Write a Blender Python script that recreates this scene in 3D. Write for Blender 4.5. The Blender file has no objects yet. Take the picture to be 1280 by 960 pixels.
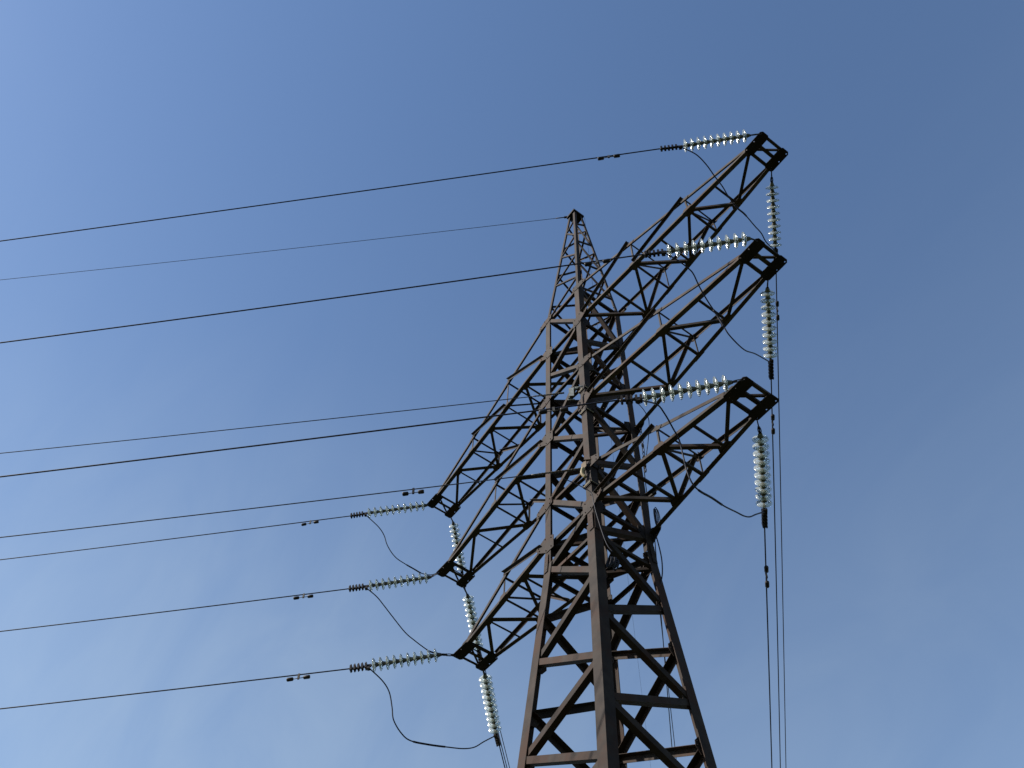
import bpy, bmesh, math, random
from mathutils import Vector, Matrix
random.seed(7)
R = math.radians
SC = bpy.context.scene
COL = SC.collection
V = Vector

# ---------------------------------------------------------------- camera
cam_d = bpy.data.cameras.new('camera')
cam_d.sensor_width = 36.0
cam_d.lens = 1146.86 / 1280.0 * 36.0
cam_d.clip_start = 0.05
cam_d.clip_end = 20000
cam = bpy.data.objects.new('camera', cam_d)
COL.objects.link(cam)
CAM = V((9.8543, -8.8747, 1.6))
yaw, pitch, roll = 0.9876, 0.9944, 0.0549
fwd = V((-math.sin(yaw) * math.cos(pitch), math.cos(yaw) * math.cos(pitch), math.sin(pitch)))
rt = fwd.cross(V((0, 0, 1))).normalized()
up = rt.cross(fwd)
rt2 = rt * math.cos(roll) + up * math.sin(roll)
up2 = up * math.cos(roll) - rt * math.sin(roll)
cam.matrix_world = Matrix(((rt2.x, up2.x, -fwd.x, CAM.x), (rt2.y, up2.y, -fwd.y, CAM.y), (rt2.z, up2.z, -fwd.z, CAM.z), (0, 0, 0, 1)))
SC.camera = cam

# ---------------------------------------------------------------- sky and sun
SUN = V((-math.sin(R(25)) * math.cos(R(38)), -math.cos(R(25)) * math.cos(R(38)), math.sin(R(38))))
sun_el = math.asin(SUN.z)
sun_az = math.atan2(SUN.x, SUN.y)          # clockwise from +Y
world = bpy.data.worlds.new('World')
SC.world = world
world.use_nodes = True
nt = world.node_tree
nt.nodes.clear()
out = nt.nodes.new('ShaderNodeOutputWorld')
bg = nt.nodes.new('ShaderNodeBackground')
sky = nt.nodes.new('ShaderNodeTexSky')
sky.sky_type = 'NISHITA'
sky.sun_disc = False
sky.sun_elevation = sun_el
sky.sun_rotation = sun_az
sky.air_density = 1.1
sky.dust_density = 0.3
sky.ozone_density = 4.4
bg.inputs[1].default_value = 0.088
tc = nt.nodes.new('ShaderNodeTexCoord')
mp = nt.nodes.new('ShaderNodeMapping')
mp.inputs['Rotation'].default_value = (0.3, 0.5, 0.9)
mp.inputs['Scale'].default_value = (1.0, 4.2, 2.6)
no = nt.nodes.new('ShaderNodeTexNoise')
no.inputs['Scale'].default_value = 2.1
no.inputs['Detail'].default_value = 7
no.inputs['Roughness'].default_value = 0.55
no.inputs['Distortion'].default_value = 1.1
cr = nt.nodes.new('ShaderNodeValToRGB')
cr.color_ramp.elements[0].position = 0.30
cr.color_ramp.elements[0].color = (0.6, 0.6, 0.6, 1)
cr.color_ramp.elements[1].position = 0.74
cr.color_ramp.elements[1].color = (1.0, 1.0, 1.0, 1)
mx = nt.nodes.new('ShaderNodeMix')
mx.data_type = 'RGBA'
mx.inputs[7].default_value = (5.7, 6.4, 6.0, 1)
nt.links.new(tc.outputs['Generated'], mp.inputs[0])
nt.links.new(mp.outputs[0], no.inputs['Vector'])
nt.links.new(no.outputs[0], cr.inputs[0])
# a thin veil of high cirrus, denser towards the low sky on the sunward side
dt = nt.nodes.new('ShaderNodeVectorMath'); dt.operation = 'DOT_PRODUCT'
dt.inputs[1].default_value = (fwd * 0.80 - rt2 * 0.42 - up2 * 0.50).normalized()
vr = nt.nodes.new('ShaderNodeMapRange'); vr.interpolation_type = 'SMOOTHSTEP'
vr.inputs[1].default_value = 0.80; vr.inputs[2].default_value = 1.0; vr.inputs[3].default_value = 0.0; vr.inputs[4].default_value = 0.085
vm = nt.nodes.new('ShaderNodeMath'); vm.operation = 'MULTIPLY'
nt.links.new(tc.outputs['Generated'], dt.inputs[0]); nt.links.new(dt.outputs['Value'], vr.inputs[0])
sx_ = nt.nodes.new('ShaderNodeSeparateXYZ'); hz = nt.nodes.new('ShaderNodeMapRange'); hz.interpolation_type = 'SMOOTHSTEP'
hz.inputs[1].default_value = 0.98; hz.inputs[2].default_value = 0.45; hz.inputs[3].default_value = 0.0; hz.inputs[4].default_value = 0.12
sm = nt.nodes.new('ShaderNodeMath'); sm.operation = 'ADD'
nt.links.new(tc.outputs['Generated'], sx_.inputs[0]); nt.links.new(sx_.outputs['Z'], hz.inputs[0])
nt.links.new(vr.outputs[0], sm.inputs[0]); nt.links.new(hz.outputs[0], sm.inputs[1]); nt.links.new(sm.outputs[0], vm.inputs[0]); nt.links.new(cr.outputs[0], vm.inputs[1]); nt.links.new(vm.outputs[0], mx.inputs[0])
nt.links.new(sky.outputs[0], mx.inputs[6])
nt.links.new(mx.outputs[2], bg.inputs[0])
nt.links.new(bg.outputs[0], out.inputs[0])

sl = bpy.data.lights.new('sun', 'SUN')
sl.energy = 5.0
sl.angle = R(0.53)
sl.color = (1.0, 0.94, 0.86)
so = bpy.data.objects.new('sun', sl)
COL.objects.link(so)
so.rotation_euler = SUN.to_track_quat('Z', 'Y').to_euler()
so.location = (0, 0, 60)

SC.view_settings.view_transform = 'Standard'
SC.view_settings.look = 'None'
SC.view_settings.exposure = 0.9
SC.view_settings.gamma = 1.0
SC.view_settings.use_curve_mapping = False
SC.render.engine = 'CYCLES'
SC.cycles.max_bounces = 12
SC.cycles.transmission_bounces = 12
SC.cycles.caustics_refractive = False
SC.cycles.caustics_reflective = False

STR = [  # line, side, arm, hang point, first disc, last disc, clamp end, slope, curve
 (1, 1, 1, [7.34, -0.471, 23.673], [7.102, -0.714, 23.571], [6.101, -1.738, 23.442], [5.659, -2.19, 23.46], 0.0376, 0.00066),
 (1, 1, 2, [6.2, -0.461, 19.673], [6.004, -0.661, 19.574], [4.895, -1.795, 19.428], [4.508, -2.192, 19.426], 0.0569, 0.00108),
 (1, 1, 3, [4.717, -0.453, 15.942], [4.521, -0.653, 15.837], [3.487, -1.711, 15.638], [3.149, -2.056, 15.649], 0.0434, 0.00056),
 (1, -1, 1, [-7.35, -0.471, 23.673], [-7.413, -0.535, 23.573], [-8.609, -1.758, 23.466], [-9.054, -2.213, 23.401], 0.0573, 0.00076),
 (1, -1, 2, [-6.24, -0.461, 19.673], [-6.364, -0.587, 19.576], [-7.427, -1.674, 19.45], [-7.876, -2.133, 19.403], 0.0594, 0.00076),
 (1, -1, 3, [-4.607, -0.453, 15.942], [-4.928, -0.781, 15.842], [-5.929, -1.804, 15.698], [-6.346, -2.231, 15.638], 0.0554, 0.00077),
 (2, 1, 1, [6.79, 0.471, 23.673], [6.567, 0.7, 23.58], [5.559, 1.73, 23.296], [5.185, 2.112, 23.233], 0.0279, 0.00023),
 (2, 1, 2, [5.51, 0.461, 19.673], [5.387, 0.587, 19.576], [4.358, 1.639, 19.398], [3.908, 2.099, 19.36], 0.0303, 0.00079),
 (2, 1, 3, [4.257, 0.453, 15.942], [4.006, 0.71, 15.837], [3.005, 1.732, 15.638], [2.558, 2.19, 15.646], 0.0222, 0.00083),
 (2, -1, 1, [-7.33, 0.471, 23.673], [-7.506, 0.65, 23.573], [-8.526, 1.694, 23.162], [-8.969, 2.147, 22.895], 0.075, 0.0008),
 (2, -1, 2, [-6.05, 0.461, 19.673], [-6.307, 0.723, 19.571], [-7.377, 1.817, 19.235], [-7.756, 2.204, 19.068], 0.075, 0.0008),
 (2, -1, 3, [-4.787, 0.453, 15.942], [-4.878, 0.546, 15.847], [-5.836, 1.525, 15.478], [-6.223, 1.921, 15.457], 0.075, 0.0008),
]

DAMP =  [((1, 1, 1), 1.25), ((1, 1, 2), 1.0), ((1, 1, 3), 1.23), ((1, -1, 1), 1.28), ((1, -1, 2), 1.25), ((1, -1, 3), 1.19), ((2, 1, 1), 1.32), ((2, 1, 2), 1.22), ((2, 1, 3), 1.33), ('B', 3.52)]
JUMP = [
 (1, 1, [[6.012, -1.828, 23.365], [6.145, -1.542, 23.043], [6.125, -1.215, 22.92], [6.042, -0.891, 22.872], [5.97, -0.572, 22.839], [5.856, -0.239, 22.83], [5.784, 0.093, 22.829], [5.766, 0.366, 22.859], [5.68, 0.789, 22.924], [5.619, 1.105, 22.998], [5.519, 1.376, 22.994], [5.447, 1.844, 23.197]]),
 (1, 2, [[4.818, -1.875, 19.348], [4.913, -1.636, 19.132], [4.94, -1.393, 19.008], [4.915, -1.244, 18.97], [4.776, -0.952, 18.947], [4.639, -0.598, 18.914], [4.566, -0.328, 18.792], [4.539, -0.164, 18.489], [4.512, 0.004, 18.267], [4.433, 0.488, 18.31], [4.343, 1.043, 18.802], [4.223, 1.777, 19.306]]),
 (1, 3, [[3.419, -1.78, 15.56], [3.616, -1.611, 15.354], [3.577, -1.396, 15.283], [3.454, -1.104, 15.232], [3.337, -0.851, 15.199], [3.263, -0.741, 14.883], [3.26, -0.718, 14.441], [3.244, -0.616, 14.199], [3.216, -0.427, 14.169], [3.162, -0.068, 14.296], [3.108, 0.292, 14.385], [3.05, 0.68, 14.548], [3.01, 0.947, 14.66], [2.975, 1.176, 14.828], [2.934, 1.449, 15.125], [2.871, 1.87, 15.561]]),
 (-1, 1, [[-8.698, -1.849, 23.373], [-8.646, -1.375, 23.107], [-8.69, -1.113, 22.936], [-8.688, -0.96, 22.638], [-8.686, -0.762, 22.408], [-8.684, -0.537, 22.269], [-8.681, -0.225, 22.221], [-8.678, 0.084, 22.204], [-8.674, 0.408, 22.195], [-8.671, 0.744, 22.348], [-8.668, 1.035, 22.684], [-8.551, 1.367, 22.869], [-8.659, 1.83, 23.002]]),
 (-1, 2, [[-7.517, -1.766, 19.36], [-7.454, -1.457, 19.186], [-7.507, -1.175, 19.07], [-7.511, -0.883, 18.867], [-7.508, -0.428, 18.555], [-7.505, -0.106, 18.439], [-7.503, 0.264, 18.348], [-7.501, 0.445, 18.334], [-7.498, 0.862, 18.443], [-7.496, 1.146, 18.591], [-7.492, 1.537, 18.964], [-7.398, 1.657, 19.02], [-7.491, 1.933, 19.105]]),
 (-1, 3, [[-6.013, -1.89, 15.606], [-5.972, -1.533, 15.41], [-6.003, -1.301, 15.233], [-6.0, -1.17, 14.888], [-5.999, -1.079, 14.584], [-5.995, -0.84, 14.348], [-5.99, -0.585, 14.269], [-5.982, -0.104, 14.377], [-5.974, 0.372, 14.522], [-5.967, 0.774, 14.658], [-5.962, 1.07, 14.824], [-5.958, 1.322, 15.083], [-5.952, 1.644, 15.392]]),
]

RJ = [[0.728, 0.517, 21.075], [0.875, 0.739, 20.846], [0.962, 0.871, 20.576], [1.014, 0.95, 20.306], [1.042, 0.992, 20.002], [1.015, 0.952, 19.5], [0.983, 0.903, 19.077], [0.935, 0.83, 18.544], [0.894, 0.768, 17.946]]
RHW = [[0.917, 0.803, 19.88], [0.909, 0.79, 19.482], [0.906, 0.787, 18.691], [0.894, 0.768, 17.946]]
RC = [[0.849, 0.787, 16.846], [0.872, 0.822, 16.745], [0.887, 0.846, 16.515], [0.873, 0.824, 16.26], [0.839, 0.772, 16.13], [0.866, 0.813, 15.962], [0.885, 0.842, 15.652], [0.897, 0.859, 15.235], [0.883, 0.838, 14.852], [0.854, 0.795, 14.586], [0.802, 0.716, 14.199]]
FC = [[0.616, -1.418, 16.341], [0.732, -1.242, 16.23], [0.837, -1.082, 16.094], [0.932, -0.939, 15.932], [0.951, -0.909, 15.639], [0.97, -0.881, 15.353], [1.016, -0.812, 14.829], [1.062, -0.741, 14.437], [1.114, -0.663, 14.251]]

# ---------------------------------------------------------------- materials
def new_mat(name):
    m = bpy.data.materials.new(name)
    m.use_nodes = True
    n = m.node_tree
    return m, n, n.nodes['Principled BSDF']

def steel(name, c1, c2, rust, rough=0.75, scale=3.5, rust_lo=0.47, rust_hi=0.62, metallic=0.0):
    m, n, b = new_mat(name)
    tcn = n.nodes.new('ShaderNodeTexCoord')
    oi = n.nodes.new('ShaderNodeObjectInfo')
    ad = n.nodes.new('ShaderNodeVectorMath'); ad.operation = 'ADD'
    n1 = n.nodes.new('ShaderNodeTexNoise'); n1.inputs['Scale'].default_value = scale; n1.inputs['Detail'].default_value = 6
    n2 = n.nodes.new('ShaderNodeTexNoise'); n2.inputs['Scale'].default_value = 1.3; n2.inputs['Detail'].default_value = 5; n2.inputs['Roughness'].default_value = 0.7
    n3 = n.nodes.new('ShaderNodeTexNoise'); n3.inputs['Scale'].default_value = 45; n3.inputs['Detail'].default_value = 3
    mixa = n.nodes.new('ShaderNodeMix'); mixa.data_type = 'RGBA'
    mixa.inputs[6].default_value = (*c1, 1); mixa.inputs[7].default_value = (*c2, 1)
    mr = n.nodes.new('ShaderNodeMapRange'); mr.inputs[1].default_value = 0.35; mr.inputs[2].default_value = 0.68
    mr2 = n.nodes.new('ShaderNodeMapRange'); mr2.inputs[1].default_value = rust_lo; mr2.inputs[2].default_value = rust_hi
    mixb = n.nodes.new('ShaderNodeMix'); mixb.data_type = 'RGBA'; mixb.inputs[7].default_value = (*rust, 1)
    hs = n.nodes.new('ShaderNodeHueSaturation')
    mv = n.nodes.new('ShaderNodeMapRange'); mv.inputs[3].default_value = 0.72; mv.inputs[4].default_value = 1.28
    n.links.new(tcn.outputs['Object'], ad.inputs[0])
    cb = n.nodes.new('ShaderNodeCombineXYZ')
    ml = n.nodes.new('ShaderNodeMath'); ml.operation = 'MULTIPLY'; ml.inputs[1].default_value = 31.0
    n.links.new(oi.outputs['Random'], ml.inputs[0]); n.links.new(ml.outputs[0], cb.inputs[0]); n.links.new(cb.outputs[0], ad.inputs[1])
    for q in (n1, n2, n3): n.links.new(ad.outputs[0], q.inputs['Vector'])
    n.links.new(n1.outputs[0], mr.inputs[0]); n.links.new(mr.outputs[0], mixa.inputs[0])
    n.links.new(n2.outputs[0], mr2.inputs[0]); n.links.new(mr2.outputs[0], mixb.inputs[0])
    n.links.new(mixa.outputs[2], mixb.inputs[6])
    n.links.new(oi.outputs['Random'], mv.inputs[0]); n.links.new(mv.outputs[0], hs.inputs['Value'])
    n.links.new(mixb.outputs[2], hs.inputs['Color'])
    n.links.new(hs.outputs[0], b.inputs['Base Color'])
    b.inputs['Roughness'].default_value = rough
    b.inputs['Metallic'].default_value = metallic
    b.inputs['Specular IOR Level'].default_value = 0.12
    bp = n.nodes.new('ShaderNodeBump'); bp.inputs['Strength'].default_value = 0.25; bp.inputs['Distance'].default_value = 0.004
    n.links.new(n3.outputs[0], bp.inputs['Height']); n.links.new(bp.outputs[0], b.inputs['Normal'])
    return m

M_STEEL = steel('weathered_tower_steel', (0.0160, 0.0112, 0.0088), (0.033, 0.0245, 0.0195), (0.030, 0.0145, 0.0085))
M_STEEL_GREY = steel('weathered_arm_steel', (0.022, 0.0172, 0.0142), (0.050, 0.0405, 0.0342), (0.033, 0.0188, 0.0125))
M_PLATE = steel('dark_plate_steel', (0.010, 0.008, 0.0075), (0.016, 0.013, 0.0115), (0.02, 0.011, 0.008))
M_IRON = steel('dark_cast_iron', (0.012, 0.011, 0.012), (0.02, 0.018, 0.018), (0.02, 0.014, 0.01), rough=0.5, scale=20)
M_GALV = steel('galvanised_fittings', (0.07, 0.066, 0.058), (0.11, 0.105, 0.095), (0.055, 0.042, 0.03), rough=0.45, scale=30, metallic=0.3)
M_CAP = steel('insulator_cap', (0.07, 0.080, 0.072), (0.11, 0.125, 0.112), (0.07, 0.068, 0.055), rough=0.5, scale=25)
M_WIRE = steel('aluminium_strand', (0.010, 0.010, 0.017), (0.017, 0.017, 0.026), (0.011, 0.011, 0.018), rough=0.5, scale=20)
M_EARTH_WIRE = steel('steel_strand', (0.018, 0.018, 0.024), (0.026, 0.026, 0.034), (0.018, 0.018, 0.022), rough=0.5, scale=20)
M_CABLE = steel('black_cable_sheath', (0.016, 0.016, 0.022), (0.025, 0.025, 0.032), (0.016, 0.016, 0.02), rough=0.5, scale=20)
M_YELLOW = steel('cream_plastic', (0.30, 0.26, 0.15), (0.38, 0.33, 0.20), (0.22, 0.17, 0.10), rough=0.5, scale=20)
M_WHITE = steel('pale_zinc_plate', (0.20, 0.21, 0.20), (0.26, 0.27, 0.26), (0.16, 0.15, 0.13), rough=0.5, scale=20)
M_CONCRETE = steel('concrete', (0.30, 0.29, 0.27), (0.38, 0.37, 0.34), (0.25, 0.24, 0.22), rough=0.9, scale=4)

M_GLASS, n, b = new_mat('toughened_glass')
b.inputs['Base Color'].default_value = (0.88, 0.95, 0.90, 1)
b.inputs['Roughness'].default_value = 0.13
b.inputs['IOR'].default_value = 1.5
b.inputs['Transmission Weight'].default_value = 0.78
b.inputs['Specular IOR Level'].default_value = 0.7
nz = n.nodes.new('ShaderNodeTexNoise'); nz.inputs['Scale'].default_value = 14
bp = n.nodes.new('ShaderNodeBump'); bp.inputs['Strength'].default_value = 0.15; bp.inputs['Distance'].default_value = 0.01
n.links.new(nz.outputs[0], bp.inputs['Height']); n.links.new(bp.outputs[0], b.inputs['Normal'])

M_GROUND, n, b = new_mat('meadow_soil')
nz = n.nodes.new('ShaderNodeTexNoise'); nz.inputs['Scale'].default_value = 0.35; nz.inputs['Detail'].default_value = 9
rp = n.nodes.new('ShaderNodeValToRGB')
rp.color_ramp.elements[0].position = 0.35; rp.color_ramp.elements[0].color = (0.03, 0.045, 0.018, 1)
rp.color_ramp.elements[1].position = 0.7; rp.color_ramp.elements[1].color = (0.06, 0.055, 0.03, 1)
tcg = n.nodes.new('ShaderNodeTexCoord')
n.links.new(tcg.outputs['Object'], nz.inputs['Vector']); n.links.new(nz.outputs[0], rp.inputs[0]); n.links.new(rp.outputs[0], b.inputs['Base Color'])
b.inputs['Roughness'].default_value = 0.95

# ---------------------------------------------------------------- mesh helpers
class MB:
    def __init__(self): self.v = []; self.f = []; self.smooth = []
    def add(self, vs, fs, smooth=False):
        o = len(self.v)
        self.v += [tuple(x) for x in vs]
        self.f += [tuple(i + o for i in f) for f in fs]
        self.smooth += [smooth] * len(fs)
    def prism(self, sec0, sec1):
        n = len(sec0)
        fs = [(i, (i + 1) % n, n + (i + 1) % n, n + i) for i in range(n)]
        fs += [tuple(range(n))[::-1], tuple(range(n, 2 * n))]
        self.add(list(sec0) + list(sec1), fs)
    def ell(self, p0, p1, A, B, w, t, wb=None):
        """equal angle section: outer corner runs p0-p1, flanges along A and B"""
        wb = wb or w
        d = (p1 - p0).normalized()
        A = (A - d * A.dot(d)).normalized()
        B = (B - d * B.dot(d)); B = (B - A * B.dot(A)).normalized()
        sec = [(0, 0), (w, 0), (w, t), (t, t), (t, wb), (0, wb)]
        self.prism([p0 + A * a + B * b_ for a, b_ in sec], [p1 + A * a + B * b_ for a, b_ in sec])
    def brace(self, p0, p1, nrm, w=0.07, t=0.007, edge=V((0, 0, -1)), off=0.0):
        """angle lying with one flange in the plane whose outward normal is nrm"""
        d = (p1 - p0).normalized()
        n_ = (nrm - d * nrm.dot(d)).normalized()
        e = d.cross(n_)
        if e.dot(edge) < 0: e = -e
        o = e * (w / 2) + n_ * off
        self.ell(p0 + o, p1 + o, -e, -n_, w, t)
    def box(self, c, ax, ay, az, sx, sy, sz):
        vs = [c + ax * (sx * i) + ay * (sy * j) + az * (sz * k) for i in (-.5, .5) for j in (-.5, .5) for k in (-.5, .5)]
        self.add(vs, [(0, 1, 3, 2), (4, 6, 7, 5), (0, 4, 5, 1), (2, 3, 7, 6), (0, 2, 6, 4), (1, 5, 7, 3)])
    def plate(self, pts, nrm, t):
        """polygon extruded by t along nrm"""
        self.prism(pts, [p + nrm * t for p in pts])
    def lathe(self, o, ax, prof, seg=24, smooth=True, closed=False):
        ax = ax.normalized()
        u = ax.orthogonal().normalized(); w = ax.cross(u)
        vs = []; fs = []
        for r_, h in prof:
            for i in range(seg):
                a = 2 * math.pi * i / seg
                vs.append(o + ax * h + (u * math.cos(a) + w * math.sin(a)) * r_)
        n_ = len(prof)
        for k in range(n_ - 1 if not closed else n_):
            k2 = (k + 1) % n_
            for i in range(seg):
                j = (i + 1) % seg
                fs.append((k * seg + i, k * seg + j, k2 * seg + j, k2 * seg + i))
        if not closed:
            fs.append(tuple(range(seg))[::-1]); fs.append(tuple((n_ - 1) * seg + i for i in range(seg)))
        self.add(vs, fs, smooth)
    def cyl(self, p0, p1, r_, seg=14, r1=None):
        L = (p1 - p0).length
        self.lathe(p0, p1 - p0, [(r_, 0), (r1 if r1 is not None else r_, L)], seg)
    def tube(self, pts, r_, seg=8):
        vs = []; fs = []
        n_ = len(pts)
        u = None
        for i, p in enumerate(pts):
            d = (pts[min(i + 1, n_ - 1)] - pts[max(i - 1, 0)]).normalized()
            if u is None: u = d.orthogonal().normalized()
            u = (u - d * u.dot(d)).normalized()
            w = d.cross(u)
            rr = r_(i / (n_ - 1)) if callable(r_) else r_
            for k in range(seg):
                a = 2 * math.pi * k / seg
                vs.append(p + (u * math.cos(a) + w * math.sin(a)) * rr)
        for i in range(n_ - 1):
            for k in range(seg):
                k2 = (k + 1) % seg
                fs.append((i * seg + k, i * seg + k2, (i + 1) * seg + k2, (i + 1) * seg + k))
        fs.append(tuple(range(seg))[::-1]); fs.append(tuple((n_ - 1) * seg + k for k in range(seg)))
        self.add(vs, fs, True)
    def ring(self, c, ax, ay, ra, rb, r_, n_=20):
        """closed loop of wire, radii ra along ax, rb along ay"""
        pts = [c + ax * (ra * math.cos(2 * math.pi * i / n_)) + ay * (rb * math.sin(2 * math.pi * i / n_)) for i in range(n_ + 1)]
        self.tube(pts, r_, 6)
    def build(self, name, mat, parent=None, base=None):
        me = bpy.data.meshes.new(name)
        base = base or V((0, 0, 0))
        me.from_pydata([tuple(V(v) - base) for v in self.v], [], self.f)
        me.polygons.foreach_set('use_smooth', self.smooth)
        bm = bmesh.new(); bm.from_mesh(me)
        bmesh.ops.recalc_face_normals(bm, faces=bm.faces)
        bm.to_mesh(me); bm.free()
        me.materials.append(mat)
        o = bpy.data.objects.new(name, me)
        COL.objects.link(o)
        if parent: o.parent = parent
        return o

def empty(name, loc=(0, 0, 0)):
    o = bpy.data.objects.new(name, None); COL.objects.link(o); o.location = loc; o.empty_display_size = 0.2
    return o
def tag(o, label=None, cat=None, group=None, kind=None):
    if label: o['label'] = label
    if cat: o['category'] = cat
    if group: o['group'] = group
    if kind: o['kind'] = kind
    return o
def catmull(P, k=6):
    P = [V(p) for p in P]
    Q = [P[0] * 2 - P[1]] + P + [P[-1] * 2 - P[-2]]
    o = []
    for i in range(1, len(Q) - 2):
        a, b_, c, d = Q[i - 1:i + 3]
        for j in range(k):
            t = j / k
            o.append(0.5 * ((2 * b_) + (c - a) * t + (2 * a - 5 * b_ + 4 * c - d) * t * t + (3 * b_ - a - 3 * c + d) * t ** 3))
    o.append(P[-1])
    return o

# ---------------------------------------------------------------- ground
mb = MB(); S = 6000
mb.add([(-S, -S, 0), (S, -S, 0), (S, S, 0), (-S, S, 0)], [(0, 1, 2, 3)])
tag(mb.build('ground', M_GROUND), kind='structure')

# ---------------------------------------------------------------- tower geometry
ZO = 1.6
zTL, zTU, zML, zMU, zBL, zBU = [z + ZO for z in (22.073, 23.993, 18.073, 19.767, 14.342, 15.622)]
zB = 13.746 + ZO
zAP = 31.43 + ZO + 0.25
W1, W2, WA, SLP = 0.7725, 0.7928, 0.17, 0.0716
def half(z):
    if z > zTU:
        t = (z - zTU) / (zAP - zTU); return W1 * (1 - t) + WA * t
    if z > zB:
        t = (zTU - z) / (zTU - zB); return W1 * (1 - t) + W2 * t
    return W2 + SLP * (zB - z)
LEG = {'L': (-1, -1), 'F': (1, -1), 'R': (1, 1), 'B': (-1, 1)}
def corner(n, z):
    w = half(z); s = LEG[n]; return V((s[0] * w, s[1] * w, z))

tower = empty('transmission_tower')
tag(tower, 'tall rusty brown steel lattice pylon with six crossarms and a pointed peak', 'pylon')

# concrete footings
for n_ in LEG:
    c = corner(n_, 0)
    m_ = MB(); m_.lathe(V((c.x, c.y, -0.5)), V((0, 0, 1)), [(0.55, 0), (0.42, 0.75), (0.38, 0.80)], 20, smooth=False)
    m_.build('footing', M_CONCRETE, tower)

# legs
peak_m = MB()
for n_ in LEG:
    sx, sy = LEG[n_]
    A, B = V((-sx, 0, 0)), V((0, -sy, 0))
    m_ = MB()
    m_.ell(corner(n_, 0.25), corner(n_, zB), A, B, 0.22, 0.016)
    m_.ell(corner(n_, zB), corner(n_, zTU), A, B, 0.185, 0.014)
    # splice plates on the leg faces, with bolt heads
    for zc, hh, wd in ((zB, 0.50, 0.12), (6.2, 0.6, 0.15)):
        for D, N in ((A, V((0, sy, 0))), (B, V((sx, 0, 0)))):
            c0, c1 = corner(n_, zc - hh / 2), corner(n_, zc + hh / 2)
            q = [c0 + D * 0.012, c0 + D * (0.012 + wd), c1 + D * (0.012 + wd), c1 + D * 0.012]
            q = [p + N * (0.003 + (half(zc - hh / 2) - half(zc)) * 0.6) for p in q]
            m_.plate(q, N, 0.006)
            for kk in range(4):
                for dd in (0.35, 0.75):
                    cc = c0.lerp(c1, (kk + 0.5) / 4) + D * (0.012 + wd * dd) + N * 0.012
                    m_.cyl(cc, cc + N * 0.009, 0.012, 6)
    m_.build('leg', M_STEEL, tower)

# peak
pk = MB()
cz = zAP
capv = [V((-0.21, -0.23, cz)), V((0.21, -0.23, cz)), V((0.21, 0.23, cz)), V((-0.21, 0.23, cz))]
pk.plate(capv, V((0, 0, 1)), 0.014)
for s in (-1, 1):
    pk.box(V((0, s * 0.235, cz - 0.05)), V((1, 0, 0)), V((0, 1, 0)), V((0, 0, 1)), 0.42, 0.012, 0.10)
    pk.box(V((s * 0.215, 0, cz - 0.055)), V((1, 0, 0)), V((0, 1, 0)), V((0, 0, 1)), 0.012, 0.45, 0.09)
peak = pk.build('peak_cap', M_PLATE, tower)
for n_ in LEG:
    sx, sy = LEG[n_]
    m_ = MB(); m_.ell(corner(n_, zTU - 0.2) , corner(n_, zAP - 0.003), V((-sx, 0, 0)), V((0, -sy, 0)), 0.095, 0.009)
    o = m_.build('peak_leg', M_STEEL, tower)

# body bracing
FACES = [('L', 'F', V((0, -1, 0))), ('F', 'R', V((1, 0, 0))), ('R', 'B', V((0, 1, 0))), ('B', 'L', V((-1, 0, 0)))]
own = [z + ZO for z in (22.073 + 1.92, 20.95, 18.073, 15.72, 13.62, 11.27, 9.27, 7.25, 5.1, 2.9, 0.7, -1.35)]
oth = [z + ZO for z in (22.0, 19.7, 16.65, 14.28, 12.3, 10.15, 8.17, 6.2, 4.0, 1.8, -0.3)]
def onleg(n, z, toward, inset):
    c = corner(n, z); t = corner(toward, z); return c + (t - c).normalized() * inset
low = MB()
def put(p0, p1, nrm, w, t, off, name='brace', mat=M_STEEL, parent=tower, edge=None):
    if edge is None: edge = V((0, 0, 1)) if (nrm.y > 0.5 or nrm.x < -0.5) else V((0, 0, -1))
    m_ = MB(); m_.brace(p0, p1, nrm, w, t, edge, off)
    return m_.build(name, mat, parent)
for a, b_, N in FACES:
    for i in range(len(own)):
        for j, zo in ((0, own[i]), (1, own[i])):
            k = i if j == 0 else i - 1
            if k < 0 or k >= len(oth): continue
            z2 = oth[k]
            big = min(zo, z2) < zB
            w = 0.125 if big else (0.11 if min(zo, z2) > zBL else 0.12)
            p0 = onleg(a, zo, b_, 0.07); p1 = onleg(b_, z2, a, 0.07)
            off = -0.017 if j == 0 else -0.030
            if max(zo, z2) < 8.4: low.brace(p0, p1, N, w, 0.009, V((0, 0, -1)), off)
            else: put(p0, p1, N, w, 0.008, off)
    for z in (zTU, zTL, zMU, zML, zBU, zBL, 13.42 + ZO):
        wd = 0.09 if z in (zTU, zTL, zML, zBL) else 0.075
        put(onleg(a, z, b_, 0.04), onleg(b_, z, a, 0.04), N, wd, 0.008, -0.044, name='strut')
lb = low.build('lower_bracing', M_STEEL, tower); lb['kind'] = 'stuff'
# horizontal diaphragms inside the body at the arm levels
for z in (zTL, zML, zBL, 13.42 + ZO):
    for a, b_ in (('L', 'R'), ('F', 'B')):
        c0, c1 = corner(a, z - 0.06 - (0.02 if a == 'F' else 0)), corner(b_, z - 0.06 - (0.02 if a == 'F' else 0))
        d = (c1 - c0).normalized()
        put(c0 + d * 0.06, c1 - d * 0.06, V((0, 0, -1)), 0.065, 0.007, 0, name='diaphragm_brace', edge=d.cross(V((0, 0, 1))))
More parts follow.
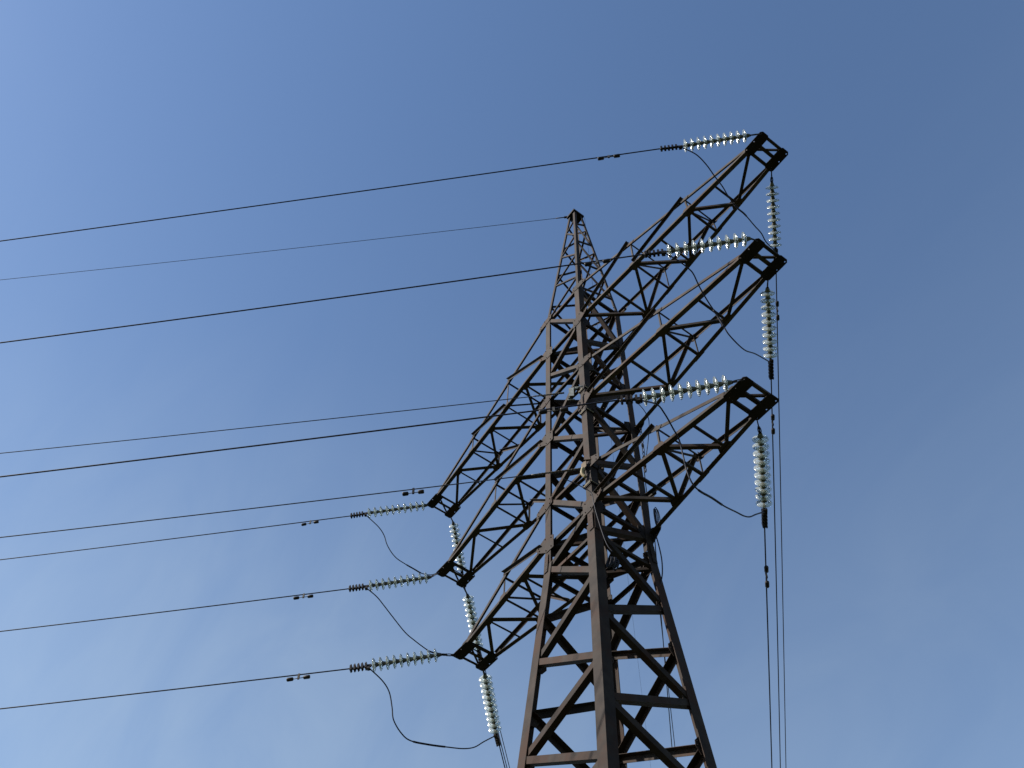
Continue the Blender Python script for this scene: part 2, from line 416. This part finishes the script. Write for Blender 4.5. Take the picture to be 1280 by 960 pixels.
# peak bracing
pown = [zTU + 0.02, 26.25 + ZO, 28.3 + ZO, 30.2 + ZO]
poth = [24.9 + ZO, 26.95 + ZO, 28.95 + ZO, 30.75 + ZO]
for a, b_, N in FACES:
    for i in range(4):
        put(onleg(a, pown[i], b_, 0.045), onleg(b_, poth[i], a, 0.045), N, 0.05, 0.006, -0.011, name='peak_brace')
        if i < 3: put(onleg(a, pown[i + 1], b_, 0.045), onleg(b_, poth[i], a, 0.045), N, 0.05, 0.006, -0.020, name='peak_brace')

# gusset plates
def gusset(n, z, N, D, pts, t=0.010, off=0.004):
    """pts in (along D, up) measured from the leg corner"""
    c = corner(n, z) + N * off
    m_ = MB(); q = [c + D * a + V((0, 0, 1)) * h for a, h in pts]
    m_.plate(q, N, t)
    # bolt heads
    cx = sum(a for a, h in pts) / len(pts); ch = sum(h for a, h in pts) / len(pts)
    for a, h in pts:
        e = c + D * (cx + (a - cx) * 0.72) + V((0, 0, ch + (h - ch) * 0.72)) + N * t
        m_.cyl(e, e + N * 0.016, 0.013, 6)
    return m_.build('gusset_plate', M_STEEL, tower)
for s, legs in ((1, ('F', 'R')), (-1, ('L', 'B'))):
    for n_ in legs:
        sx, sy = LEG[n_]
        N = V((0, sy, 0)); D = V((sx, 0, 0))
        for zl, zu in ((zTL, zTU), (zML, zMU), (zBL, zBU)):
            gusset(n_, zl, N, D, [(-0.30, -0.26), (-0.06, -0.26), (0.26, -0.02), (0.30, 0.11), (-0.02, 0.24), (-0.30, 0.10)])
            gusset(n_, zu, N, D, [(-0.26, -0.10), (-0.05, -0.20), (0.30, -0.20), (0.30, -0.02), (0.06, 0.10), (-0.26, 0.12)])
        # face nodes of the zig-zag bracing
        Nf = V((sx, 0, 0)); Df = V((0, -sy, 0))
        for z in (zTL, zML, zBL, zMU):
            gusset(n_, z, Nf, Df, [(0.0, -0.24), (0.17, -0.24), (0.36, -0.08), (0.36, 0.10), (0.17, 0.24), (0.0, 0.24)], off=-0.028 - 0.003)
        for z in (own[4], own[5], own[6], oth[4], oth[5]):
            gusset(n_, z, Nf, Df, [(0.02, -0.17), (0.20, -0.17), (0.30, -0.04), (0.30, 0.06), (0.20, 0.17), (0.02, 0.17)], off=-0.060)

# ---------------------------------------------------------------- crossarms
def holed_plate(x0, x1, y0, y1, z, holes, t=0.016, ch=0.05):
    cu = bpy.data.curves.new('plate_outline', 'CURVE'); cu.dimensions = '2D'; cu.fill_mode = 'BOTH'; cu.extrude = t / 2
    def sp(pts):
        s = cu.splines.new('POLY'); s.points.add(len(pts) - 1)
        for p, q in zip(s.points, pts): p.co = (q[0], q[1], 0, 1)
        s.use_cyclic_u = True
    sp([(x0 + ch, y0), (x1 - ch, y0), (x1, y0 + ch), (x1, y1 - ch), (x1 - ch, y1), (x0 + ch, y1), (x0, y1 - ch), (x0, y0 + ch)])
    for hx, hy in holes: sp([(hx + 0.017 * math.cos(a * math.pi / 6), hy + 0.017 * math.sin(a * math.pi / 6)) for a in range(12)])
    o = bpy.data.objects.new('tmp', cu); COL.objects.link(o)
    dg = bpy.context.evaluated_depsgraph_get(); dg.update()
    me = bpy.data.meshes.new_from_object(o.evaluated_get(dg))
    for v in me.vertices: v.co.z += z
    bpy.data.objects.remove(o); bpy.data.curves.remove(cu)
    return me

ARM = {1: (7.40, 0.471, zTL, zTU, [2.86, 4.83], [1.93, 3.80, 5.70]),
       2: (6.15, 0.461, zML, zMU, [3.25], [2.20, 4.30]),
       3: (4.797, 0.453, zBL, zBU, [2.60], [1.80, 3.38])}
ARM_LABEL = {(1, 1): 'top right crossarm', (2, 1): 'middle right crossarm', (3, 1): 'bottom right crossarm',
             (1, -1): 'top left crossarm', (2, -1): 'middle left crossarm', (3, -1): 'bottom left crossarm'}
for (k, s), lab in ARM_LABEL.items():
    a, t_, zl, zu, N_, R_ = ARM[k]
    wl, wu = half(zl), half(zu)
    te = t_ - 0.10
    Yl = lambda x: wl + (te - wl) * (x - wl) / (a - wl)
    def lo(x, row, dy=0.0, dz=0.0): return V((s * x, row * (Yl(x) + dy), zl + dz))
    xe = a - 0.56
    zend = zl + 0.15
    def hi(x, row, dy=0.0, dz=0.0):
        u = (x - wu) / (xe - wu)
        return V((s * x, row * (wu + (Yl(xe) - wu) * u + dy), zu + (zend - zu) * u + dz))
    m_ = MB()
    UP = V((0, 0, 1))
    for row in (-1, 1):
        IN = V((0, -row, 0))
        m_.ell(lo(wl + 0.03, row), lo(a - 0.02, row), UP, IN, 0.075, 0.009, 0.11 if row < 0 else 0.095)
        m_.ell(hi(wu + 0.03, row), hi(xe + 0.02, row), -UP, IN, 0.09, 0.008, 0.075)
        # node plates on the side faces
        for x in N_:
            for P, hgt in ((lo(x, row, 0.003), 0.13), (hi(x, row, 0.003), -0.12)):
                q = [P + V((s * -0.16, 0, 0)), P + V((s * 0.16, 0, 0)), P + V((s * 0.10, 0, hgt)), P + V((s * -0.10, 0, hgt))]
                sl_ = (lo(x + 0.16, row) - lo(x - 0.16, row)) if hgt > 0 else (hi(x + 0.16, row) - hi(x - 0.16, row))
                sl_ = sl_ / 0.32
                q = [P + sl_ * f + UP * h for f, h in ((-0.16, 0.0), (0.16, 0.0), (0.10, hgt), (-0.10, hgt))]
                m_.plate(q, V((0, row, 0)), 0.008)
        # horizontal node plates of the bottom face (seen from below)
        front_n = (s == 1)
        xs = N_ if ((row == -1) == front_n) else R_
        for x in xs:
            P = lo(x, row, -0.01, 0.011)
            sl_ = (lo(x + 0.1, row) - lo(x - 0.1, row)).normalized()
            q = [P + sl_ * f + IN * g for f, g in ((-0.22, 0.0), (0.22, 0.0), (0.12, 0.17), (-0.12, 0.17))]
            m_.plate(q, UP, 0.008)
    body = m_.build('crossarm', M_STEEL_GREY, tower)
    body['label'] = lab
    def sub(p0, p1, nrm, w, name='brace', off=0.0, edge=None):
        put(p0, p1, nrm, w, 0.006, off, name=name, mat=M_STEEL_GREY, parent=body, edge=edge)
    # side faces
    for row in (-1, 1):
        NY = V((0, row, 0))
        near = (row == -1)
        prev = wl + 0.12
        for i, x in enumerate(N_):
            d = (hi(x, row) - lo(x, row)).normalized()
            sub(lo(x, row, -0.02), hi(x, row, -0.02) + d * 0.08, NY, 0.04, name='post', edge=V((s, 0, 0)))
            xb = prev if near else R_[i]
            q0 = lo(xb, row, -0.02, 0.06); q1 = hi(x - 0.10, row, -0.012, -0.02) + (hi(x, row) - lo(xb, row)).normalized() * 0.10
            if near:
                # outstanding flange along the upper edge, turned outward
                q0 = q0 + NY * 0.034; q1 = q1 + NY * 0.026
                dq = (q1 - q0).normalized(); e_ = dq.cross(NY).normalized()
                if e_.z < 0: e_ = -e_
                mm = MB(); mm.ell(q0 + e_ * 0.035, q1 + e_ * 0.035, -e_, NY, 0.075, 0.007)
                mm.build('brace', M_STEEL_GREY, body)
            else:
                sub(q0, q1, NY, 0.075, off=-0.004)
            prev = x + 0.02
    # bottom face: transversals and zig-zag
    for x in N_ + R_:
        thick = 0.06 if x in N_[-1:] or x == R_[0] else 0.05
        sub(lo(x, -1, -0.03, 0.020), lo(x, 1, -0.03, 0.020), V((0, 0, -1)), thick, edge=V((s, 0, 0)))
    first = -1 if s == 1 else 1          # row that carries the N nodes
    path = [(wl + 0.05, first)]
    allx = []
    for i in range(len(R_)):
        path.append((R_[i], -first))
        path.append((N_[i], first) if i < len(N_) else (a - 0.50, first))
    for i, ((x0, r0), (x1, r1)) in enumerate(zip(path, path[1:])):
        sub(lo(x0, r0, -0.06, 0.034), lo(x1, r1, -0.06, 0.034), V((0, 0, -1)), 0.11 if (s == -1 and i % 2 == 0) else 0.08, edge=V((s, 0, 0)))
    # top face
    for x in N_:
        sub(hi(x, -1, -0.03, -0.012), hi(x, 1, -0.03, -0.012), V((0, 0, 1)), 0.04, edge=V((s, 0, 0)))
        sub(lo(x, -1, -0.04, 0.05), hi(x, 1, -0.04, -0.05), V((s, 0, 0)), 0.035)
    if k != 1: sub(lo(xe + 0.0, -1, -0.05, 0.05), lo(xe + 0.0, 1, -0.05, 0.05), V((0, 0, -1)), 0.05, edge=V((s, 0, 0)))
    # hanger plates at the tip, each with its bolt holes
    for row in (-1, 1):
        xa, xb = a - 0.60, a + 0.02
        ya, yb = t_ - 0.27, t_ + 0.0
        hx = [a - 0.045, a - 0.29, a - 0.55]
        X0, X1 = sorted((s * xa, s * xb)); Y0, Y1 = sorted((row * ya, row * yb))
        me = holed_plate(X0, X1, Y0, Y1, zl - 0.013, [(s * h, row * (t_ - 0.05)) for h in hx])
        me.materials.append(M_PLATE)
        o = bpy.data.objects.new('hanger_plate', me); COL.objects.link(o); o.parent = body
    for xq, w in ((a - 0.05, 0.07), (a - 0.30, 0.08), (a - 0.55, 0.075)):
        sub(V((s * xq, -(t_ - 0.12), zl + 0.016)), V((s * xq, t_ - 0.12, zl + 0.016)), V((0, 0, -1)), w, name='tip_strut', edge=V((s, 0, 0)))
    sub(V((s * (a - 0.42), -(t_ - 0.25), zl + 0.03)), V((s * (a - 0.08), t_ - 0.22, zl + 0.03)), V((0, 0, -1)), 0.05, name='tip_strut', edge=V((s, 0, 0)))
    m_ = MB()
    for row in (-1, 1):
        P = lo(xe, row, -0.012)
        m_.plate([P + V((s * -0.22, 0, 0.01)), P + V((s * 0.30, 0, 0.01)), P + V((s * 0.22, 0, 0.12)), P + V((s * -0.14, 0, 0.17))], V((0, -row, 0)), 0.01)
    m_.build('tip_gusset', M_PLATE, body)

# ---------------------------------------------------------------- insulator strings, conductors, dampers, jumpers
def disc_meshes():
    g = MB()
    prof = [(0.045, -0.012), (0.075, -0.008), (0.118, 0.004), (0.150, 0.022), (0.160, 0.032), (0.158, 0.040), (0.148, 0.038),
            (0.138, 0.026), (0.128, 0.022), (0.122, 0.042), (0.114, 0.044), (0.110, 0.018), (0.096, 0.014), (0.092, 0.044), (0.083, 0.046), (0.079, 0.015),
            (0.060, 0.018), (0.045, 0.016)]
    g.lathe(V((0, 0, 0)), V((0, 0, 1)), prof, 32, closed=True)
    c = MB()
    c.lathe(V((0, 0, 0)), V((0, 0, 1)), [(0.020, -0.100), (0.034, -0.094), (0.042, -0.075), (0.050, -0.040), (0.060, -0.018), (0.062, -0.010), (0.043, -0.008), (0.043, 0.014), (0.030, 0.024), (0.014, 0.034), (0.013, 0.062)], 20)
    return g, c
g, c = disc_meshes()
ob = g.build('disc', M_GLASS); GM = ob.data; bpy.data.objects.remove(ob)
ob = c.build('cap', M_CAP); CM = ob.data; bpy.data.objects.remove(ob)

SIDE = {(1, 1): 'top right crossarm', (1, 2): 'middle right crossarm', (1, 3): 'bottom right crossarm',
        (-1, 1): 'top left crossarm', (-1, 2): 'middle left crossarm', (-1, 3): 'bottom left crossarm'}
GOES = {1: 'pulling left', 2: 'hanging steeply down'}
PATHS = {}
def para(P, az, b_, c_, n_=70, L=140):
    pts = []
    for i in range(n_ + 1):
        u = (i / n_) ** 1.8; s_ = L * u
        pts.append(V((P.x + s_ * math.cos(az), P.y + s_ * math.sin(az), P.z - b_ * s_ + c_ * s_ * s_)))
    return pts
AZ = 2.3451
G_STR = 'glass disc insulator strings on the crossarm tips'
for row in STR:
    line, s, k, H, P0, P1, PE, b_, c_ = row
    H, P0, P1, PE = V(H), V(P0), V(P1), V(PE)
    a_, t_a, zl_a = ARM[k][0], ARM[k][1], ARM[k][2]
    H = V((s * (a_ - (0.55 if (line == 2 and s == 1) else 0.045)), (-1 if line == 1 else 1) * (t_a - 0.05), zl_a - 0.02))
    root = empty('insulator_string', H)
    where = SIDE[(s, k)]
    tag(root, 'string of ten glass discs %s from the %s tip' % (GOES[line], where), 'insulator', G_STR)
    d = (P1 - P0).normalized()
    step = (P1 - P0).length / 9
    rot = d.to_track_quat('Z', 'Y')
    # shackle and ball link
    m_ = MB()
    side = d.cross(V((0, 0, 1))).normalized()
    A0 = H; A1 = P0 - d * 0.10
    dl = (A1 - A0); L_ = dl.length; dn = dl.normalized()
    m_.ring(A0 + dn * 0.035 + V((0, 0, 0.0)), dn, V((0, 0, 1)), 0.055, 0.030, 0.010)
    nlink = max(1, int(L_ / 0.10) - 1)
    for i in range(nlink):
        u0 = 0.07 + i * (L_ - 0.07) / nlink; u1 = 0.07 + (i + 1) * (L_ - 0.07) / nlink
        ax = side if i % 2 else V((0, 0, 1))
        m_.ring(A0 + dn * ((u0 + u1) / 2), dn, ax, (u1 - u0) * 0.58, 0.028, 0.011)
        m_.box(A0 + dn * u1, dn, side, dn.cross(side), 0.03, 0.05, 0.05)
    m_.cyl(A0 + dn * (L_ * 0.6), A1 + d * 0.01, 0.013, 8)
    m_.build('shackle', M_IRON, root, base=H)
    for i in range(10):
        o = bpy.data.objects.new('disc', GM); COL.objects.link(o); o.parent = root
        o.location = (P0 + d * step * i) - H
        o.rotation_mode = 'QUATERNION'; o.rotation_quaternion = rot
        o.scale = (1, 1, step / 0.16)
        cp = bpy.data.objects.new('cap', CM); COL.objects.link(cp); cp.parent = o
    # strain clamp with U-bolts
    C0 = P1 + d * 0.10
    dc = (PE - P1).normalized(); Lc = (PE - C0).length
    m_ = MB()
    m_.cyl(P1 + d * 0.05, C0 + dc * 0.03, 0.016, 8)
    upc = (V((0, 0, 1)) - dc * dc.z).normalized(); sd = dc.cross(upc)
    m_.box(C0 + dc * 0.06, dc, sd, upc, 0.14, 0.045, 0.06)
    m_.build('clevis', M_GALV if (s == 1 and line == 1) else M_IRON, root, base=H)
    m_ = MB()
    m_.tube([C0 + dc * (0.10 + (Lc - 0.10) * u) + upc * (-0.02 * math.sin(u * 3.0)) for u in [i / 8 for i in range(9)]], 0.030, 10)
    nb = 5
    for i in range(nb):
        cc = C0 + dc * (Lc - 0.035 - i * 0.088)
        m_.box(cc, dc, sd, upc, 0.046, 0.10, 0.13)
        for q in (-0.028, 0.028):
            m_.cyl(cc + sd * q - upc * 0.095, cc + sd * q + upc * 0.095, 0.015, 8)
    # jumper lug
    J0 = C0 + dc * 0.05
    m_.cyl(J0, J0 - upc * 0.10 + dc * 0.02, 0.024, 10)
    m_.box(J0 - upc * 0.08, dc, sd, upc, 0.07, 0.09, 0.05)
    m_.build('strain_clamp', M_IRON, root, base=H)
    # conductor
    az = (-1 if line == 1 else 1) * AZ
    pts = [C0 + dc * 0.12] + para(PE, az, b_, c_)
    PATHS[(line, s, k)] = (PE, az, b_, c_)
    m_ = MB(); m_.tube(pts, 0.0155 if line == 1 else 0.0145, 8)
    o = m_.build('conductor', M_WIRE)
    tag(o, 'dark line conductor running %s from the %s' % ('far left' if line == 1 else 'down and away', where), 'power line', 'conductors of the power line')

def at(key, s_):
    P, az, b_, c_ = PATHS[key]
    return V((P.x + s_ * math.cos(az), P.y + s_ * math.sin(az), P.z - b_ * s_ + c_ * s_ * s_))
def cable(name, P, az, b_, c_, r_, mat, lab, cat, group):
    m_ = MB(); m_.tube(para(P, az, b_, c_), r_, 8)
    o = m_.build(name, mat); tag(o, lab, cat, group); return o
E1 = (V((-0.20, -0.22, 33.30)), -2.3171, 0.05, 0.0008)
E2 = (V((0.20, 0.27, 33.2)), 2.3571, 0.07, 0.0008)
CA = (V((0.42, -1.16, 19.98)), -2.3091, 0.07, 0.0008)
CBB = (V((0.62, -0.98, 16.98)), -2.3131, 0.085, 0.0007)
CA2 = (V((0.75, 0.90, 18.75)), 2.3491, 0.05, 0.0008)
CB2 = (V((0.75, 0.90, 15.95)), 2.3691, 0.05, 0.0008)
cable('earth_wire', *E1, 0.0095, M_EARTH_WIRE, 'thin grey earth wire running left from the pylon peak', 'earth wire', 'earth wires')
cable('earth_wire', *E2, 0.0045, M_EARTH_WIRE, 'hair thin earth wire dropping from the peak behind the lattice', 'earth wire', 'earth wires')
cable('communication_cable', *CA, 0.011, M_CABLE, 'upper thin cable anchored on the near leg and running left', 'cable', 'communication cables')
cable('communication_cable', *CBB, 0.012, M_CABLE, 'lower thin cable anchored at the cream bracket and running left', 'cable', 'communication cables')
cable('communication_cable', *CA2, 0.011, M_CABLE, 'thin cable running down and away from the upper anchor on the right leg', 'cable', 'communication cables')
cable('communication_cable', *CB2, 0.011, M_CABLE, 'thin cable running down and away beside the right leg, lower of two', 'cable', 'communication cables')
PATHS['B'] = CBB
# earth wire clamps are part of the wires' own fittings
m_ = MB()
for P, az, b_, c_ in (E1,):
    d = V((math.cos(az), math.sin(az), -b_)).normalized()
    m_.cyl(P - d * 0.10, P + d * 0.42, 0.020, 8)
    m_.box(P + d * 0.05, d, d.cross(V((0, 0, 1))).normalized(), V((0, 0, 1)), 0.12, 0.06, 0.07)
o = m_.build('earth_wire_clamp', M_IRON); tag(o, 'dark clamp joining the earth wire to the pylon peak', 'clamp')

# vibration dampers
DLAB = {(1, 1, 1): 'left running wire of the top right crossarm', (1, 1, 2): 'left running wire of the middle right crossarm', (1, 1, 3): 'left running wire of the bottom right crossarm',
        (1, -1, 1): 'left running wire of the top left crossarm', (1, -1, 2): 'left running wire of the middle left crossarm', (1, -1, 3): 'left running wire of the bottom left crossarm',
        (2, 1, 1): 'down running wire of the top right crossarm', (2, 1, 2): 'down running wire of the middle right crossarm', (2, 1, 3): 'down running wire of the bottom right crossarm',
        'B': 'lower thin cable near the top left crossarm tip'}
for key, s_ in DAMP:
    P = at(key, s_); d = (at(key, s_ + 0.1) - P).normalized()
    upc = (V((0, 0, 1)) - d * d.z).normalized(); sd = d.cross(upc)
    root = empty('vibration_damper', P)
    tag(root, 'small black twin weight damper under the ' + DLAB[key], 'damper', 'vibration dampers')
    sg = 0.85 if key == 'B' else 1.0
    tilt = random.uniform(-0.10, 0.10)
    drop = 0.075 if key != 'B' and key[1] == 1 else 0.10
    if key == 'B': drop = 0.12
    dd = (d + upc * tilt).normalized()
    c0 = P - upc * drop
    m_ = MB(); m_.box(P - upc * drop * 0.5, d, sd, upc, 0.045, 0.035, drop + 0.05); m_.build('damper_clamp', M_GALV if key != 'B' and key[0] == 1 else M_IRON, root, base=P)
    m_ = MB(); m_.cyl(c0 - dd * 0.24 * sg, c0 + dd * 0.24 * sg, 0.009, 8); m_.build('messenger_rod', M_GALV, root, base=P)
    for q in (-1, 1):
        m_ = MB()
        a0 = c0 + dd * q * 0.12 * sg; a1 = c0 + dd * q * 0.27 * sg
        L_ = (a1 - a0).length
        m_.lathe(a0, a1 - a0, [(0.028, 0), (0.043, 0.014), (0.045, L_ - 0.02), (0.036, L_)], 16)
        m_.build('weight', M_IRON, root, base=P)

# jumper loops
for s, k, pts in JUMP:
    C = catmull(pts, 6)
    m_ = MB()
    tail = lambda u: 0.0145
    m_.tube(C, tail, 8)
    n_ = len(C)
    i0 = int(n_ * 0.52); i1 = int(n_ * 0.66)
    m_.tube(C[i0:i1], 0.022, 8)
    o = m_.build('jumper_cable', M_WIRE)
    tag(o, 'dark jumper loop sagging between the two insulator strings of the ' + SIDE[(s, k)], 'jumper cable', 'jumper loops at the crossarm tips')

# ---------------------------------------------------------------- communication fittings on the near leg
def band(name_parent, n, z, h, mat, w=0.19, ext=0.10):
    c = corner(n, z); sx, sy = LEG[n]
    m_ = MB()
    for D, N in ((V((-sx, 0, 0)), V((0, sy, 0))), (V((0, -sy, 0)), V((sx, 0, 0)))):
        m_.box(c + D * (w / 2 - 0.02) + N * 0.02, D, N, V((0, 0, 1)), w + 0.05, 0.012, h)
        m_.box(c + D * (w + 0.005) + N * 0.0, D, N, V((0, 0, 1)), 0.012, 0.10, h)
    return m_

root = empty('cable_bracket', corner('F', 19.95))
base = corner('F', 19.95)
tag(root, 'dark double band bracket with pale zinc link plate on the near leg', 'bracket', 'cable brackets on the near leg')
m_ = band(root, 'F', 20.15, 0.10, M_PLATE); 
m2 = band(root, 'F', 19.22, 0.10, M_PLATE)
m_.add(m2.v, m2.f); m_.build('band', M_PLATE, root, base=base)
d = V((math.cos(-2.3091), math.sin(-2.3091), -0.07)).normalized()
m_ = MB(); a0 = V((0.80, -0.82, 20.10)); a1 = CA[0]
for zz in (20.15, 19.22):
    c = corner('F', zz); 
    m_.box(c + V((-0.10, -0.05, -0.06)), V((1, 0, 0)), V((0, 1, 0)), V((0, 0, 1)), 0.16, 0.012, 0.012)
    m_.box(c + V((0.05, 0.08, -0.055)), V((1, 0, 0)), V((0, 1, 0)), V((0, 0, 1)), 0.012, 0.18, 0.014)
m_.build('band_edge', M_YELLOW, root, base=base)
m_ = MB(); m_.tube([V((0.78, -0.84, 20.14)), V((0.66, -0.98, 20.08))], 0.016, 8); m_.ring(V((0.66, -0.98, 20.07)), d, V((0, 0, 1)), 0.06, 0.03, 0.011)
m_.box(V((0.595, -1.06, 19.90)), d, d.cross(V((0, 0, 1))).normalized(), V((0, 0, 1)), 0.12, 0.02, 0.34)
m_.tube([V((0.56, -1.08, 19.72)), V((0.50, -1.10, 19.66)), V((0.62, -0.98, 19.62))], 0.014, 8)
m_.build('link_plate', M_WHITE, root, base=base)
m_ = MB()
def gripp(P, az, b_, c_, s0, s1):
    return [V((P.x + q * math.cos(az), P.y + q * math.sin(az), P.z - b_ * q + c_ * q * q)) for q in [s0 + (s1 - s0) * i / 12 for i in range(13)]]
m_.tube(gripp(*CA, -0.02, 0.75), lambda u: 0.022 - 0.008 * u, 8)
for i in range(10):
    q = gripp(*CA, 0.05 + i * 0.07, 0.06 + i * 0.07)[0]
    m_.ring(q, d.cross(V((0, 0, 1))).normalized(), V((0, 0, 1)), 0.022, 0.022, 0.006, 10)
m_.build('cable_grip', M_GALV, root, base=base)

root = empty('cable_bracket', corner('F', 16.9)); base = corner('F', 16.9)
tag(root, 'cream and brown angled bracket holding the lower cable on the near leg', 'bracket', 'cable brackets on the near leg')
m_ = band(root, 'F', 17.15, 0.12, M_PLATE, w=0.21); m2 = band(root, 'F', 16.55, 0.12, M_PLATE, w=0.21); m_.add(m2.v, m2.f)
m_.build('band', M_PLATE, root, base=base)
m_ = MB()
c = corner('F', 17.1)
m_.box(c + V((-0.10, -0.09, 0.02)), V((1, 0, 0)), V((0, 1, 0)), V((0, 0, 1)), 0.16, 0.014, 0.22)
m_.box(c + V((0.02, -0.03, 0.125)), V((1, 1, 0)).normalized(), V((-1, 1, 0)).normalized(), V((0, 0, 1)), 0.24, 0.05, 0.012)
m_.build('angle_plate', steel('tan_bracket_steel', (0.10, 0.075, 0.05), (0.14, 0.105, 0.07), (0.07, 0.04, 0.025)), root, base=base)
m_ = MB()
m_.tube(catmull([c + V((-0.10, -0.11, -0.10)), c + V((-0.13, -0.12, -0.16)), c + V((-0.14, -0.11, -0.26)), c + V((-0.10, -0.06, -0.36))], 4), lambda u: 0.048 - 0.012 * u, 10)
m_.build('thimble', M_YELLOW, root, base=base)
m_ = MB(); c = corner('F', 16.49)
m_.box(c + V((-0.08, -0.055, 0.0)), V((1, 0, 0)), V((0, 1, 0)), V((0, 0, 1)), 0.22, 0.012, 0.014)
m_.box(c + V((0.055, 0.05, 0.0)), V((1, 0, 0)), V((0, 1, 0)), V((0, 0, 1)), 0.012, 0.20, 0.014)
m_.build('band_edge', M_YELLOW, root, base=base)
m_ = MB(); m_.tube(gripp(*CBB, -0.12, 1.0), lambda u: 0.024 - 0.010 * u, 8)
for i in range(13):
    q = gripp(*CBB, 0.0 + i * 0.07, 0.06 + i * 0.07)[0]
    m_.ring(q, d.cross(V((0, 0, 1))).normalized(), V((0, 0, 1)), 0.024, 0.024, 0.006, 10)
m_.build('cable_grip', M_GALV, root, base=base)

m_ = MB(); m_.tube(catmull(FC, 6), 0.010, 8)
o = m_.build('lead_down_cable', M_CABLE); tag(o, 'thin cable slanting down the dark side of the near leg to the coil', 'cable')
m_ = MB(); cc = V(FC[-1]) + V((-0.16, 0.14, -0.05))
for i in range(7):
    m_.ring(cc + V((0.0 + random.uniform(-.02, .02), 0.03 * i - 0.09, random.uniform(-.04, .04))), V((1, 0.1, 0)).normalized(), V((0.0, 0.25, 1)).normalized(), 0.05 + random.uniform(-.01, .015), 0.15 + random.uniform(-.03, .02), 0.013, 24)
o = m_.build('cable_coil', M_CABLE); tag(o, 'dark bundle of spare cable coiled beside the near leg', 'cable coil', 'spare cable coils')
m_ = MB(); cc = V(RC[2])
for i in range(4):
    m_.ring(cc + V((0.01 * i, 0.015 * i + 0.02, random.uniform(-.04, .04))), V((0.6, 0.8, 0)), V((0, 0, 1)), 0.018 + 0.008 * i, 0.26 + random.uniform(-.05, .04), 0.010, 24)
o = m_.build('cable_coil', M_CABLE); tag(o, 'narrow hanging loops of spare cable on the outer side of the right leg', 'cable coil', 'spare cable coils')
m_ = MB(); m_.tube(catmull(RC[4:], 6), 0.013, 8)
o = m_.build('lead_down_cable', M_CABLE); tag(o, 'black cable bowing outward down the right leg below the bottom crossarm', 'cable')
m_ = MB(); m_.tube(catmull(RJ, 6), 0.010, 8)
o = m_.build('lead_down_cable', M_CABLE); tag(o, 'thin black cable arching past the right leg above the bottom crossarm', 'cable')
root = empty('cable_anchor', V(RHW[0])); base = V(RHW[0])
tag(root, 'chain of small dark anchor fittings on the right leg between two crossarms', 'anchor')
m_ = MB(); P = [V(p) for p in RHW]
for i in range(3):
    a0, a1 = P[i], P[i + 1]; n_ = 5
    for j in range(n_):
        q = a0.lerp(a1, (j + 0.5) / n_); dq = (a1 - a0).normalized()
        m_.ring(q, dq, dq.orthogonal().normalized(), (a1 - a0).length / n_ * 0.6, 0.022, 0.010, 12)
        if j % 2: m_.box(q, dq, dq.orthogonal().normalized(), dq.cross(dq.orthogonal().normalized()), 0.05, 0.06, 0.06)
m_.build('link_chain', M_IRON, root, base=base)
